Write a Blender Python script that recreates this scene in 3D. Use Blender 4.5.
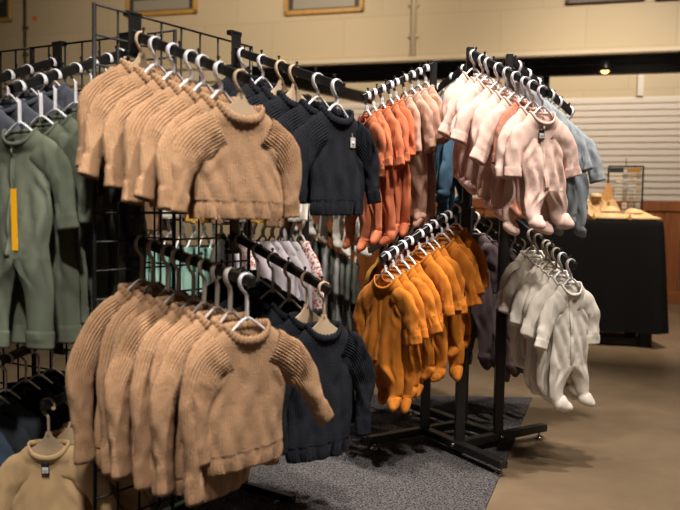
import bpy, math, random
import numpy as np
from mathutils import Matrix, Vector

for o in list(bpy.data.objects):
    bpy.data.objects.remove(o, do_unlink=True)
S = bpy.context.scene
COL = S.collection

# ------------------------------------------------------------------ camera
CAM_H, PITCH, ROLL, FPX = 0.95, 0.0619, 0.0181, 772.6
Fv = np.array([0, math.cos(PITCH), -math.sin(PITCH)])
U0 = np.array([0, math.sin(PITCH), math.cos(PITCH)])
R0 = np.array([1.0, 0, 0])
Rv = math.cos(ROLL) * R0 + math.sin(ROLL) * U0
Uv = -math.sin(ROLL) * R0 + math.cos(ROLL) * U0
CP = np.array([0, 0, CAM_H])
cd = bpy.data.cameras.new('camera')
cam = bpy.data.objects.new('camera', cd)
COL.objects.link(cam)
cam.matrix_world = Matrix(((Rv[0], Uv[0], -Fv[0], CP[0]), (Rv[1], Uv[1], -Fv[1], CP[1]),
                           (Rv[2], Uv[2], -Fv[2], CP[2]), (0, 0, 0, 1)))
cd.sensor_width = 36
cd.lens = FPX / 680 * 36
cd.clip_end = 60
cd.dof.use_dof = True
cd.dof.focus_distance = 2.85
cd.dof.aperture_fstop = 2.6
S.camera = cam

# ------------------------------------------------------------------ world, lights, exposure
S.view_settings.view_transform = 'Standard'
S.view_settings.look = 'None'
S.view_settings.exposure = 0.88
S.view_settings.gamma = 1
S.view_settings.use_curve_mapping = False
w = bpy.data.worlds.new('world')
S.world = w
w.use_nodes = True
w.node_tree.nodes['Background'].inputs[0].default_value = (1.0, 0.80, 0.60, 1)
w.node_tree.nodes['Background'].inputs[1].default_value = 0.045


def spot(name, loc, target, watts, size=60, blend=0.6, color=(1, 0.84, 0.66), rad=0.08):
    l = bpy.data.lights.new(name, 'SPOT')
    l.energy = watts
    l.spot_size = math.radians(size)
    l.spot_blend = blend
    l.color = color
    l.shadow_soft_size = rad
    o = bpy.data.objects.new(name, l)
    COL.objects.link(o)
    o.location = loc
    d = Vector(target) - Vector(loc)
    o.rotation_euler = d.to_track_quat('-Z', 'Y').to_euler()
    return o


WARM = (1, 0.86, 0.70)
NEUT = (1, 0.92, 0.84)
spot('overhead_spot', (1.5, 1.3, 3.6), (0.55, 2.85, 0.95), 145, 50, 0.7, NEUT)
spot('overhead_spot', (0.75, 2.2, 3.7), (0.80, 2.90, 0.4), 215, 55, 0.8, NEUT)
spot('overhead_spot', (0.75, 1.05, 3.6), (-0.15, 2.1, 0.85), 250, 44, 0.8, NEUT)
spot('overhead_spot', (-0.5, 0.7, 3.5), (-0.9, 2.1, 1.0), 115, 45, 0.8, NEUT)
spot('overhead_spot', (0.2, 2.6, 3.8), (-0.2, 3.8, 0.7), 190, 60, 0.8, NEUT)
spot('overhead_spot', (2.0, 4.2, 3.7), (2.05, 5.6, .95), 330, 40, 0.8, WARM)
spot('overhead_spot', (3.0, 5.2, 3.8), (3.0, 8.3, 1.4), 230, 75, 0.9, WARM)
spot('overhead_spot', (-1.5, 5.5, 3.9), (-1.5, 9.6, 2.6), 240, 90, 0.9, (1, 0.82, 0.62))
spot('overhead_spot', (1.5, 5.2, 3.9), (1.3, 8.8, 2.8), 170, 85, 0.9, (1, 0.82, 0.62))
spot('overhead_spot', (-0.30, 0.25, 2.9), (-.78, 2.05, .33), 120, 24, 0.8, NEUT)  # added narrow fill spot, only there to brighten the low beige bodysuits
spot('overhead_spot', (2.0, 2.0, 3.9), (1.9, 3.4, 0.0), 90, 75, 0.9, WARM)

# ------------------------------------------------------------------ pixel helpers (layout only)


def ray(u, v):
    return Fv + (u - 340) / FPX * Rv + (255 - v) / FPX * Uv


def at(u, v, z):
    return CP + z * ray(u, v)


# ------------------------------------------------------------------ materials
MATS = {}


def mat(name, color, rough=0.6, metal=0.0, bump=0.0, bscale=200.0, mottle=0.0, mscale=20.0, sheen=0.0, spec=0.3, emit=None, knit=False):
    if name in MATS:
        return MATS[name]
    m = bpy.data.materials.new(name)
    m.use_nodes = True
    nt = m.node_tree
    b = nt.nodes['Principled BSDF']
    b.inputs['Base Color'].default_value = (*color, 1)
    b.inputs['Roughness'].default_value = rough
    b.inputs['Metallic'].default_value = metal
    b.inputs['Specular IOR Level'].default_value = spec
    if sheen:
        b.inputs['Sheen Weight'].default_value = sheen
        b.inputs['Sheen Roughness'].default_value = 0.5
    if emit:
        b.inputs['Emission Color'].default_value = (*emit[0], 1)
        b.inputs['Emission Strength'].default_value = emit[1]
    tc = nt.nodes.new('ShaderNodeTexCoord')
    if mottle:
        n = nt.nodes.new('ShaderNodeTexNoise')
        n.inputs['Scale'].default_value = mscale
        n.inputs['Detail'].default_value = 4
        nt.links.new(tc.outputs['Object'], n.inputs['Vector'])
        mx = nt.nodes.new('ShaderNodeMix')
        mx.data_type = 'RGBA'
        mx.inputs[6].default_value = (*[c * (1 - mottle) for c in color], 1)
        mx.inputs[7].default_value = (*[min(1, c * (1 + mottle)) for c in color], 1)
        nt.links.new(n.outputs['Fac'], mx.inputs[0])
        nt.links.new(mx.outputs[2], b.inputs['Base Color'])
    if knit:
        wv = nt.nodes.new('ShaderNodeTexWave')
        wv.inputs['Scale'].default_value = 52
        wv.inputs['Distortion'].default_value = 1.5
        wv.inputs['Detail Scale'].default_value = 2
        nt.links.new(tc.outputs['Object'], wv.inputs['Vector'])
        bw = nt.nodes.new('ShaderNodeBump')
        bw.inputs['Strength'].default_value = .55
        bw.inputs['Distance'].default_value = .0012
        nt.links.new(wv.outputs['Fac'], bw.inputs['Height'])
        nt.links.new(bw.outputs['Normal'], b.inputs['Normal'])
    if bump:
        n2 = nt.nodes.new('ShaderNodeTexNoise')
        n2.inputs['Scale'].default_value = bscale
        n2.inputs['Detail'].default_value = 3
        nt.links.new(tc.outputs['Object'], n2.inputs['Vector'])
        bp = nt.nodes.new('ShaderNodeBump')
        bp.inputs['Strength'].default_value = bump
        bp.inputs['Distance'].default_value = 0.004
        nt.links.new(n2.outputs['Fac'], bp.inputs['Height'])
        if knit: nt.links.new(bw.outputs['Normal'], bp.inputs['Normal'])
        nt.links.new(bp.outputs['Normal'], b.inputs['Normal'])
    MATS[name] = m
    return m


def cloth(name, color, knit=False):
    dark = max(color) < .15
    return mat(name, color, 0.95, bump=0.55 if knit else 0.25, bscale=260 if knit else 420,
               mottle=0.13 if knit else 0.07, mscale=60 if knit else 26, sheen=0.0 if dark else 0.06, spec=0.05 if dark else 0.10, knit=knit)


BLACK = mat('black_metal', (0.012, 0.011, 0.011), 0.38, 0.0, spec=0.45)
CHROME = mat('steel', (0.6, 0.58, 0.55), 0.25, 1.0)
WHITEP = mat('white_plastic', (0.78, 0.77, 0.80), 0.35, spec=0.5)
GREYP = mat('taupe_plastic', (0.48, 0.42, 0.37), 0.45, spec=0.4)
BEIGEP = mat('beige_plastic', (0.56, 0.42, 0.28), 0.5, spec=0.35)

# ------------------------------------------------------------------ mesh helpers


def make_mesh(name, shells, m, smooth=True):
    V, Fc, off = [], [], 0
    for v, f in shells:
        v = np.asarray(v, float)
        V.append(v)
        Fc += [tuple(int(i) + off for i in q) for q in f]
        off += len(v)
    me = bpy.data.meshes.new(name)
    me.from_pydata(np.concatenate(V).tolist(), [], Fc)
    me.materials.append(m)
    if smooth:
        me.polygons.foreach_set('use_smooth', [True] * len(me.polygons))
    me.update()
    return me


def link(name, me, parent=None, loc=(0, 0, 0), rot=(0, 0, 0)):
    o = bpy.data.objects.new(name, me)
    COL.objects.link(o)
    o.parent = parent
    o.location = loc
    o.rotation_euler = rot
    return o


def tag(o, label=None, cat=None, group=None, kind=None):
    if label: o['label'] = label
    if cat: o['category'] = cat
    if group: o['group'] = group
    if kind: o['kind'] = kind
    return o


def rings(P, closed_u=False, cap0=False, cap1=False):
    P = np.asarray(P, float)
    M, N = P.shape[:2]
    V = P.reshape(-1, 3)
    f = []
    for i in range(M if closed_u else M - 1):
        i2 = (i + 1) % M
        for j in range(N):
            j2 = (j + 1) % N
            f.append((i * N + j, i * N + j2, i2 * N + j2, i2 * N + j))
    if cap0: f.append(tuple(range(N))[::-1])
    if cap1: f.append(tuple((M - 1) * N + j for j in range(N)))
    return V, f


def box(c, s, R=None, bev=0.0):
    hx, hy, hz = [k / 2 for k in s]
    if bev <= 0:
        v = np.array([[x, y, z] for z in (-hz, hz) for x, y in ((-hx, -hy), (hx, -hy), (hx, hy), (-hx, hy))])
        f = [(3, 2, 1, 0), (4, 5, 6, 7), (0, 1, 5, 4), (1, 2, 6, 5), (2, 3, 7, 6), (3, 0, 4, 7)]
    else:
        def oct_(z, k):
            b = bev
            return [[-hx + b * k + (b if k == 0 else 0) * 0 + b * (1 - k) * 0 + 0, -hy, z]] if False else [
                [-hx + b, -hy + b * k, z], [hx - b, -hy + b * k, z], [hx - b * k, -hy + b, z], [hx - b * k, hy - b, z],
                [hx - b, hy - b * k, z], [-hx + b, hy - b * k, z], [-hx + b * k, hy - b, z], [-hx + b * k, -hy + b, z]]
        P = [oct_(-hz, 1), oct_(-hz + bev, 0), oct_(hz - bev, 0), oct_(hz, 1)]
        v, f = rings(P, cap0=True, cap1=True)
    if R is not None:
        v = v @ np.asarray(R).T
    return v + np.asarray(c, float), f


def frame_of(d, up=(0, 0, 1)):
    d = np.asarray(d, float); d = d / np.linalg.norm(d)
    up = np.asarray(up, float)
    if abs(d @ up) > 0.99: up = np.array([1.0, 0, 0])
    x = np.cross(up, d); x /= np.linalg.norm(x)
    y = np.cross(d, x)
    return np.stack([x, y, d], 1)      # columns


def bar(p, q, wd, ht=None, bev=0.0):
    p = np.asarray(p, float); q = np.asarray(q, float)
    ht = ht or wd
    return box((p + q) / 2, (wd, ht, np.linalg.norm(q - p)), frame_of(q - p), bev)


def cyl(p, q, r, n=12, r2=None):
    p = np.asarray(p, float); q = np.asarray(q, float)
    R = frame_of(q - p)
    a = np.arange(n) / n * 2 * np.pi
    c = np.outer(np.cos(a), R[:, 0]) + np.outer(np.sin(a), R[:, 1])
    return rings([p + r * c, q + (r2 if r2 is not None else r) * c], cap0=True, cap1=True)


def lathe(prof, n=20, c=(0, 0, 0)):
    a = np.arange(n) / n * 2 * np.pi
    P = [[[r * math.cos(t) + c[0], r * math.sin(t) + c[1], z + c[2]] for t in a] for r, z in prof]
    return rings(P, cap0=True, cap1=True)


def extrude(poly, y0, y1):
    """polygon in xz, extruded in y"""
    n = len(poly)
    P = np.array([[[x, y, z] for x, z in poly] for y in (y0, y1)])
    return rings(P, cap0=True, cap1=True)


def spline(pts, n):
    pts = np.asarray(pts, float)
    P = np.vstack([2 * pts[0] - pts[1], pts, 2 * pts[-1] - pts[-2]])
    seg = np.linalg.norm(np.diff(pts, axis=0), axis=1)
    cum = np.concatenate([[0], np.cumsum(seg)]); cum /= cum[-1]
    out = []
    for t in np.linspace(0, 1, n):
        i = min(np.searchsorted(cum, t, side='right') - 1, len(seg) - 1)
        k = (t - cum[i]) / (cum[i + 1] - cum[i])
        p0, p1, p2, p3 = P[i], P[i + 1], P[i + 2], P[i + 3]
        out.append(0.5 * ((2 * p1) + (-p0 + p2) * k + (2 * p0 - 5 * p1 + 4 * p2 - p3) * k * k + (-p0 + 3 * p1 - 3 * p2 + p3) * k ** 3))
    return np.array(out)


def tube(path, a, b, N=16, side=(0, 1, 0), closed=False, rfun=None):
    """a = radius across (in the plane normal to side), b = radius along side; arrays or scalars"""
    path = np.asarray(path, float)
    M = len(path)
    a = np.broadcast_to(a, (M,)); b = np.broadcast_to(b, (M,))
    if closed:
        T = np.roll(path, -1, 0) - np.roll(path, 1, 0)
    else:
        T = np.gradient(path, axis=0)
    T /= np.linalg.norm(T, axis=1)[:, None] + 1e-12
    s = np.asarray(side, float)
    N2 = s - (T @ s)[:, None] * T
    N2 /= np.linalg.norm(N2, axis=1)[:, None] + 1e-12
    N1 = np.cross(N2, T)
    th = np.arange(N) / N * 2 * np.pi
    k = np.ones((M, N)) if rfun is None else rfun(np.linspace(0, 1, M)[:, None], th[None, :])
    P = path[:, None, :] + (k * np.cos(th))[:, :, None] * (a[:, None] * N1)[:, None, :] + (k * np.sin(th))[:, :, None] * (b[:, None] * N2)[:, None, :]
    return P


def smooth(x):
    x = np.clip(x, 0, 1)
    return x * x * (3 - 2 * x)


# ------------------------------------------------------------------ garments
# local frame: origin at the centre of the rail the hanger hooks over; front faces -y, x across, z up
from mathutils import noise as MN


def crease(t):
    return 1 - 2 * np.abs(np.sin(t / 2)) ** .75


def crumple(P, amp, sc=(32, 32, 13), seed=0.0, closed=True, wt=None):
    """push a (M,N,3) grid in and out along its normals like creased cloth"""
    P = np.asarray(P, float)
    dv = np.gradient(P, axis=0)
    du = (np.roll(P, -1, 1) - np.roll(P, 1, 1))
    n = np.cross(du, dv)
    n /= np.linalg.norm(n, axis=2)[..., None] + 1e-9
    M, N = P.shape[:2]
    h = np.empty((M, N))
    for i in range(M):
        for j in range(N):
            p = P[i, j]
            q = Vector((p[0] * sc[0] + seed * 7.1, p[1] * sc[1] + seed * 3.3, p[2] * sc[2] + seed))
            v1 = MN.noise(q); v2 = MN.noise(q * 2.3 + Vector((5, 1, 2)))
            h[i, j] = (1 - 2.6 * abs(v1)) * .7 + v2 * .45
    if wt is not None: h = h * wt
    return P + n * (amp * h)[..., None]


class Torso:
    def __init__(s, rs, W, L, neck, drop, hemw, d0=0.016, d1=0.024, fold=0.008, top=-0.068, slope=0.045, chest=None, d2=None):
        s.W, s.L, s.neck, s.drop, s.hemw, s.d0, s.d1, s.fold, s.top, s.slope = W, L, neck, drop, hemw, d0, d1, fold, top, slope
        s.chest = chest or W
        s.seed = rs.uniform(0, 90)
        mk = lambda: [(rs.uniform(55, 150), rs.uniform(0, 6.28), rs.uniform(-.45, .45), rs.uniform(.4, 1)) for _ in range(4)]
        s.k, s.k2 = mk(), mk()
        s.lean = rs.uniform(-.03, .03)
        s.sx = rs.uniform(-.016, .016)
        s.tw = rs.uniform(-.25, .25)

    def pts(s, zz, th, grow=0.0):
        W, L, sl = s.W, s.L, s.slope
        t = np.clip(zz / sl, 0, 1)
        lo = smooth((zz - sl) / (L - sl))
        w = np.where(zz < sl, s.neck + (W - s.neck) * t ** 0.9,
                     s.chest + (W - s.chest) * np.exp(-(zz - sl) / .03) + (s.hemw - s.chest) * lo)
        d = 0.024 * (1 - t) + s.d0 * t + (s.d1 - s.d0) * lo
        c, sn = np.cos(th), np.sin(th)
        ex = 0.9 + .3 * smooth(zz / .03)
        x = (w + grow) * np.sign(c) * np.abs(c) ** .85
        yb = (d + grow) * np.sign(sn) * np.abs(sn) ** ex
        amp = s.fold * (0.10 + 0.90 * smooth((zz - .03) / (L * .7)))
        fr = sum(a * crease(k * (x + q * zz) + p) for k, p, q, a in s.k) / 2.4
        bk = sum(a * crease(k * (x + q * zz) + p) for k, p, q, a in s.k2) / 2.4
        env = np.minimum(1, np.abs(sn) * 1.5)
        # armpit drag folds
        dg = np.sin(150 * (zz * .75 - np.abs(x)) + s.k[0][1]) * np.exp(-((zz - .12) / .05) ** 2) * smooth((np.abs(x) - W * .35) / (W * .5)) * .45 * s.fold
        y = yb + env * (amp * np.where(sn < 0, fr, bk) + dg) + s.lean * zz + s.tw * x * lo * .5
        x = x + s.sx * lo + amp * .5 * np.sin(zz * 35 + s.k[0][1]) * np.abs(c)
        front = np.maximum(0, -sn) ** 1.3
        z = s.top - zz - (s.drop * front * np.clip(1 - zz / (2.4 * s.drop), 0, 1) ** 1.4 if s.drop > 0 else 0) + 0 * x
        return np.stack([x, y, z], -1)

    def grid(s, z0, z1, M, N, grow=0.0):
        zz = (z0 + (z1 - z0) * np.linspace(0, 1, M))[:, None]
        th = (np.arange(N) / N * 2 * np.pi)[None, :]
        return s.pts(zz, th, grow)

    def front(s, x, zz):
        th = np.linspace(np.pi, 2 * np.pi, 181)[None, :]
        P = s.pts(np.array([[zz]]), th)[0]
        return P[np.argmin(np.abs(P[:, 0] - x))]


def ell_theta(N, asp):
    """angles giving equal arc length round an ellipse of aspect asp = a / b"""
    f = np.linspace(0, 2 * np.pi, 721)
    d = np.sqrt((asp * np.sin(f)) ** 2 + np.cos(f) ** 2)
    c = np.concatenate([[0], np.cumsum((d[1:] + d[:-1]) / 2)])
    return np.interp(np.arange(N) / N * c[-1], c, f)


def sleeve_tube(path, a, b, N, rfun=None, rib=None):
    path = np.asarray(path, float)
    M = len(path)
    T = np.gradient(path, axis=0); T /= np.linalg.norm(T, axis=1)[:, None]
    s = np.array([0, 1.0, 0])
    N2 = s - (T @ s)[:, None] * T; N2 /= np.linalg.norm(N2, axis=1)[:, None]
    N1 = np.cross(N2, T)
    th = ell_theta(N, float(np.mean(a) / np.mean(b)))
    k = np.ones((M, N)) if rfun is None else rfun(np.linspace(0, 1, M)[:, None], th[None, :])
    ca, sa = np.cos(th), np.sin(th)
    off = 0
    if rib is not None:
        NR, amp = rib
        off = amp[:, None] * np.sin(NR * 2 * np.pi * np.arange(N) / N)[None, :]
    nx = ca[None, :] / a[:, None]; ny = sa[None, :] / b[:, None]
    nl = np.sqrt(nx ** 2 + ny ** 2)
    X = k * ca * a[:, None] + off * nx / nl
    Y = k * sa * b[:, None] + off * ny / nl
    return path[:, None, :] + X[..., None] * N1[:, None, :] + Y[..., None] * N2[:, None, :]


def sleeve_path(W, top, side, l1, l2, a1, a2, fw, n, a0=.045, slope=.045):
    sx = side
    p = [(sx * (W - .050), 0, top - .016 - a0), (sx * (W - .006), 0, top - slope - .002 - a0 * .92)]
    q = np.array(p[-1])
    q1 = q + l1 * np.array([sx * math.sin(a1), -fw * .3, -math.cos(a1)])
    q2 = q1 + l2 * np.array([sx * math.sin(a2), -fw, -math.cos(a2)])
    mid = (q + q1) / 2 + np.array([sx * .007, 0, .003])
    return spline([p[0], p[1], mid, q1, (q1 + q2) / 2, q2], n)


def wr(rs, amp, n=3):
    ks = [(rs.uniform(4, 20), rs.randint(1, 4), rs.uniform(0, 6.28), rs.uniform(.4, 1)) for _ in range(n)]
    return lambda t, th: 1 + amp * sum(a * np.sin(k * t + m * th + p) for k, m, p, a in ks) / n


def end_lip(P, depth=0.5, shrink=.86):
    """append rings turning inwards so that the opening shows an inside"""
    c = P[-1].mean(0)
    inn = c + (P[-1] - c) * shrink
    back = P[-1] - P[-4] if len(P) > 4 else P[-1] - P[-2]
    r2 = inn - back * 3
    return np.concatenate([P, inn[None], r2[None]])


def sweater_parts(seed, m, W=.112, L=.275, sl=(.085, .10), arms=((.55, .12), (.55, .12)), fw=.05, hemw=.120, tagm=None, band=.045, a0=.049, top=-.068):
    rs = random.Random(seed)
    T = Torso(rs, W, L, .054, .034, hemw, d0=.019, d1=.030, fold=.0085, chest=W + .004, top=top)
    out = []
    M = 40
    body = T.grid(0, L - band, M, 88)
    body = crumple(body, .0036, (20, 20, 10), T.seed, wt=(smooth(np.linspace(0, 1, M) * 3) * (1 - .6 * smooth((np.linspace(0, 1, M) - .75) / .25)))[:, None])
    out.append(('torso', make_mesh('torso', [rings(body)], m), None))
    # hem band, ribbed, slightly drawn in
    N = 200
    hb = T.grid(L - band, L, 10, N)
    hb = crumple(hb, .0014, (20, 20, 10), T.seed)
    th = np.arange(N) / N * 2 * np.pi
    cxy = hb.mean(1, keepdims=True)
    tt = np.linspace(0, 1, 10)[:, None]
    k = .955 + .04 * np.sin(np.pi * tt) + 0 * th[None, :]
    k[0] = .93
    hb[..., :2] = cxy[..., :2] + (hb[..., :2] - cxy[..., :2]) * k[..., None]
    hb[..., 1] += .0010 * np.sin(50 * th)[None, :] * np.sign(np.sin(th))[None, :]
    hb = end_lip(hb, shrink=.92)
    out.append(('hem_band', make_mesh('hem_band', [rings(hb)], m), None))
    nk = 120
    ring = T.pts(np.array([[.003]]), (np.arange(nk) / nk * 2 * np.pi)[None, :])[0]
    col = tube(ring, .0056, .0112, 10, side=(0, 0, 1), closed=True,
               rfun=lambda t, h: 1 + .15 * np.sin(t * 2 * np.pi * 30 * (nk - 1) / nk))
    out.append(('collar', make_mesh('collar', [rings(col, closed_u=True)], m), None))
    for i, sd in enumerate((-1, 1)):
        a1, a2 = arms[i]
        n = 44
        path = sleeve_path(W, T.top, sd, sl[0], sl[1], a1, a2, fw * (1 if i == 0 else .6), n, a0)
        t = np.linspace(0, 1, n)
        a = a0 - (a0 - .0245) * smooth((t - .25) / .55)
        b = .020 - .004 * t
        a = a * (1 - .12 * np.exp(-((t - .80) / .025) ** 2))
        NR = 30
        amp = .0021 * (1 - smooth((t - .40) / .20)) + .0009 * smooth((t - .80) / .03)
        P = sleeve_tube(path, a, b, NR * 4, wr(rs, .14, 4), (NR, amp))
        P = crumple(P, .0032, (26, 26, 14), T.seed + i * 5)
        cut = int(n * .80)
        s1 = make_mesh('sleeve', [rings(P[:cut + 1])], m)
        s2 = make_mesh('cuff', [rings(end_lip(P[cut:]))], m)
        out.append(('sleeve', s1, None))
        out.append(('cuff', s2, len(out) - 1))
    if tagm: out += price_tag(T, *tagm)
    return out


def price_tag(T, dx, zz, m1, m2, sc=1.0):
    p = T.front(dx, zz) + np.array([0, -.005, 0])
    w, h = .022 * sc, .032 * sc
    t1 = make_mesh('price_tag', [box(p + [0, 0, -h / 2], (w, .0012, h))], m1, False)
    t2 = make_mesh('printed_panel', [box(p + [0, -.001, -h * .58], (w * .8, .0008, h * .5))], m2, False)
    t4 = make_mesh('barcode', [box(p + [(i - 3) * w * .09, -.0018, -h * .66], (w * .035, .0004, h * .22)) for i in range(7)], TAGK, False)
    t3 = make_mesh('tag_string', [cyl(p + [0, .001, 0], p + [0, .003, .012], .0006, 5)], m2, False)
    return [('price_tag', t1, None), ('printed_panel', t2, -1), ('tag_string', t3, -2), ('barcode', t4, -3)]


TAGK = mat('barcode_black', (0.02, 0.02, 0.02), .5)


def neckband(T, m, r=.0030, hz=.0055):
    nk = 64
    ring = T.pts(np.array([[.002]]), (np.arange(nk) / nk * 2 * np.pi)[None, :])[0]
    return ('neckband', make_mesh('neckband', [rings(tube(ring, r, hz, 8, side=(0, 0, 1), closed=True), closed_u=True)], m), None)


def plain_sleeves(rs, T, m, out, W, sl, arms, fw, a0=.044, a1=.031, cuff=True):
    for i, sd in enumerate((-1, 1)):
        n = 32
        path = sleeve_path(W, T.top, sd, sl[0], sl[1], arms[i][0], arms[i][1], fw * (1 if i == 0 else .5), n, a0)
        t = np.linspace(0, 1, n)
        a = a0 + (a1 - a0) * smooth(t / .7)
        b = .016 - .003 * t
        P = sleeve_tube(path, a, b, 36, wr(rs, .24, 4))
        P = crumple(P, .0034, (34, 34, 15), T.seed + i * 9)
        if not cuff:
            out.append(('sleeve', make_mesh('sleeve', [rings(end_lip(P))], m), None)); continue
        out.append(('sleeve', make_mesh('sleeve', [rings(P[:27])], m), None))
        c = P[25:].copy()
        cc = c.mean(1, keepdims=True)
        c = cc + (c - cc) * 1.05
        c[0] = cc[0] + (c[0] - cc[0]) * .9
        out.append(('cuff', make_mesh('cuff', [rings(end_lip(c))], m), len(out) - 1))


def leg_rows(ring, sd, path, a, b, blend):
    N = len(ring); q = N // 4
    idx = [(q - k) % N for k in range(2 * q + 1)] if sd > 0 else [q + k for k in range(2 * q + 1)]
    outer = ring[idx]
    n_in = 11
    fr, bk = outer[-1], outer[0]
    inner = np.array([fr + (bk - fr) * (j + 1) / (n_in + 1) for j in range(n_in)])
    first = np.vstack([outer, inner])
    ph = np.concatenate([np.linspace(np.pi / 2, -np.pi / 2, 2 * q + 1), np.linspace(-np.pi / 2, -1.5 * np.pi, n_in + 2)[1:-1]])
    T = np.gradient(path, axis=0); T /= np.linalg.norm(T, axis=1)[:, None]
    s = np.array([0, 1.0, 0])
    N2 = s - (T @ s)[:, None] * T; N2 /= np.linalg.norm(N2, axis=1)[:, None]
    N1 = np.cross(N2, T)
    N1 *= np.sign(N1[:, 0] * sd)[:, None]
    E = path[:, None, :] + (a[:, None] * np.cos(ph))[..., None] * N1[:, None, :] + (b[:, None] * np.sin(ph))[..., None] * N2[:, None, :]
    c0 = path[0]
    F = path[:, None, :] + (first - c0)[None]
    F[..., 2] = path[:, None, 2] + 0 * F[..., 2]
    k = blend[:, None, None]
    return F * k + E * (1 - k)


def sleeper_parts(seed, m, W=.092, arms=((.5, .12), (.5, .12)), sl=(.07, .08), body=.30, leg=.12, feet=True, fw=.04,
                  necktag=None, tagm=None, hemw=None, zipm=None, spread=0.0, toes=None, top=-.068):
    rs = random.Random(seed)
    T = Torso(rs, W, body, .046, .040, hemw or W * .98, d0=.013, d1=.021, fold=.0115, chest=W * .93, top=top)
    out = []
    M = 44
    g = T.grid(0, body, M, 64)
    g = crumple(g, .0034, (26, 26, 6), T.seed, wt=smooth(np.linspace(0, 1, M) * 4)[:, None])
    out.append(('torso', make_mesh('torso', [rings(g)], m), None))
    out.append(neckband(T, m))
    # front placket beside the zip
    jf = 48
    c = g[2:-1, jf - 1].copy() + [0, -.0016, 0]
    P = tube(c, .0085, .0014, 8, side=(0, 1, 0))
    out.append(('placket', make_mesh('placket', [rings(P, cap0=True, cap1=True)], m), None))
    if zipm:
        c2 = c + [0, -.0016, 0]
        out.append(('zip', make_mesh('zip', [rings(tube(c2, .0014, .0008, 6), cap0=True, cap1=True)], zipm), len(out) - 1))
        out.append(('zip_pull', make_mesh('zip_pull', [box(c2[2] + [0, -.001, -.006], (.005, .002, .016))], zipm), len(out) - 2))
    plain_sleeves(rs, T, m, out, W, sl, arms, fw)
    ring = g[-1]
    for i, sd in enumerate((-1, 1)):
        dx = rs.uniform(-.010, .010)
        dy = rs.uniform(-.014, .014)
        half = ring[np.sign(ring[:, 0] - ring[:, 0].mean()) == sd]
        c0 = half.mean(0)
        pts = [tuple(c0), (c0[0] + sd * (.002 + spread) + dx * .3, c0[1] + dy * .4, c0[2] - leg * .45), (c0[0] + sd * (.004 + spread * 2) + dx, c0[1] + dy, c0[2] - leg)]
        n = 40
        if feet:
            toe = rs.uniform(-.2, 1.1) if toes is None else toes[i]
            pts += [(pts[-1][0] + toe * .014, c0[1] + dy - .010, c0[2] - leg - .020), (pts[-1][0] + toe * .046, c0[1] + dy - .036, c0[2] - leg - .042)]
        path = spline(pts, n)
        t = np.linspace(0, 1, n)
        aw = (ring[:, 0].max() - ring[:, 0].min()) / 4
        if feet:
            a = aw * (1 - .30 * smooth(t / .6)) * (1 - .20 * np.exp(-((t - .64) / .05) ** 2))
            cap = np.sqrt(np.maximum(.02, 1 - np.clip((t - .82) / .18, 0, 1) ** 2.4))
            a = a * cap
            a = a * (1 - .42 * smooth((t - .70) / .26)); b = (.015 + .003 * np.exp(-((t - .76) / .1) ** 2)) * cap
        else:
            a = aw * (1 - .22 * smooth(t)); b = .016 + 0 * t
        bl = 1 - smooth(t / .45)
        P = leg_rows(ring, sd, path, a, b, bl)
        P = crumple(P, .0034, (30, 30, 5), T.seed + 3 + i * 4, wt=smooth(t * 6)[:, None] * (np.where(t > .9, .3, 1))[:, None])
        cut = 25 if feet else 32
        out.append(('leg', make_mesh('leg', [rings(P[:cut + 1])], m), None))
        if feet:
            out.append(('foot', make_mesh('foot', [rings(P[cut:], cap1=True)], m), len(out) - 1))
        else:
            c3 = P[cut - 1:].copy(); cc = c3.mean(1, keepdims=True); c3 = cc + (c3 - cc) * 1.07; c3[0] = cc[0] + (c3[0] - cc[0]) * .9
            out.append(('leg_cuff', make_mesh('leg_cuff', [rings(end_lip(c3))], m), len(out) - 1))
    if necktag: out.append(neck_label(T, necktag))
    if tagm: out += price_tag(T, *tagm)
    return out


def neck_label(T, mm, w=.024):
    p = T.pts(np.array([[.004]]), np.array([[np.pi / 2]]))[0, 0]
    q = p + [0, -.006, -.016]
    return ('neck_label', make_mesh('neck_label', [box(q, (w, .001, w * .6))], mm, False), None)


def tee_parts(seed, m, W=.105, L=.30, sl=(.08, .09), arms=((.5, .15), (.5, .15)), fw=.03, necktag=None, tagm=None, top=-.068):
    rs = random.Random(seed)
    T = Torso(rs, W, L, .054, .034, W * 1.05, d0=.014, d1=.022, fold=.0085, chest=W * .97, top=top)
    g = crumple(T.grid(0, L, 40, 64), .0034, (26, 26, 8), T.seed, wt=smooth(np.linspace(0, 1, 40) * 4)[:, None])
    out = [('torso', make_mesh('torso', [rings(end_lip(g, shrink=.97))], m), None), neckband(T, m, .0036, .008)]
    plain_sleeves(rs, T, m, out, W, sl, arms, fw)
    if necktag: out.append(neck_label(T, necktag, .03))
    if tagm: out += price_tag(T, *tagm)
    return out


def dress_parts(seed, m, W=.10, L=.42, sl=(.07, .08), arms=((.4, .1), (.4, .1)), hemw=.13):
    rs = random.Random(seed)
    T = Torso(rs, W, L, .05, .032, hemw, d0=.017, d1=.03, fold=.011, chest=W)
    sh = [rings(end_lip(crumple(T.grid(0, L, 30, 48), .005, (30, 30, 12), T.seed), shrink=.95))]
    for i, sd in enumerate((-1, 1)):
        path = sleeve_path(W, T.top, sd, sl[0], sl[1], arms[i][0], arms[i][1], .03, 16)
        t = np.linspace(0, 1, 16)
        sh.append(rings(end_lip(sleeve_tube(path, .044 - .014 * t, .016 + 0 * t, 20, wr(rs, .2)))))
    return [('dress', make_mesh('dress', sh, m), None)]


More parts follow.
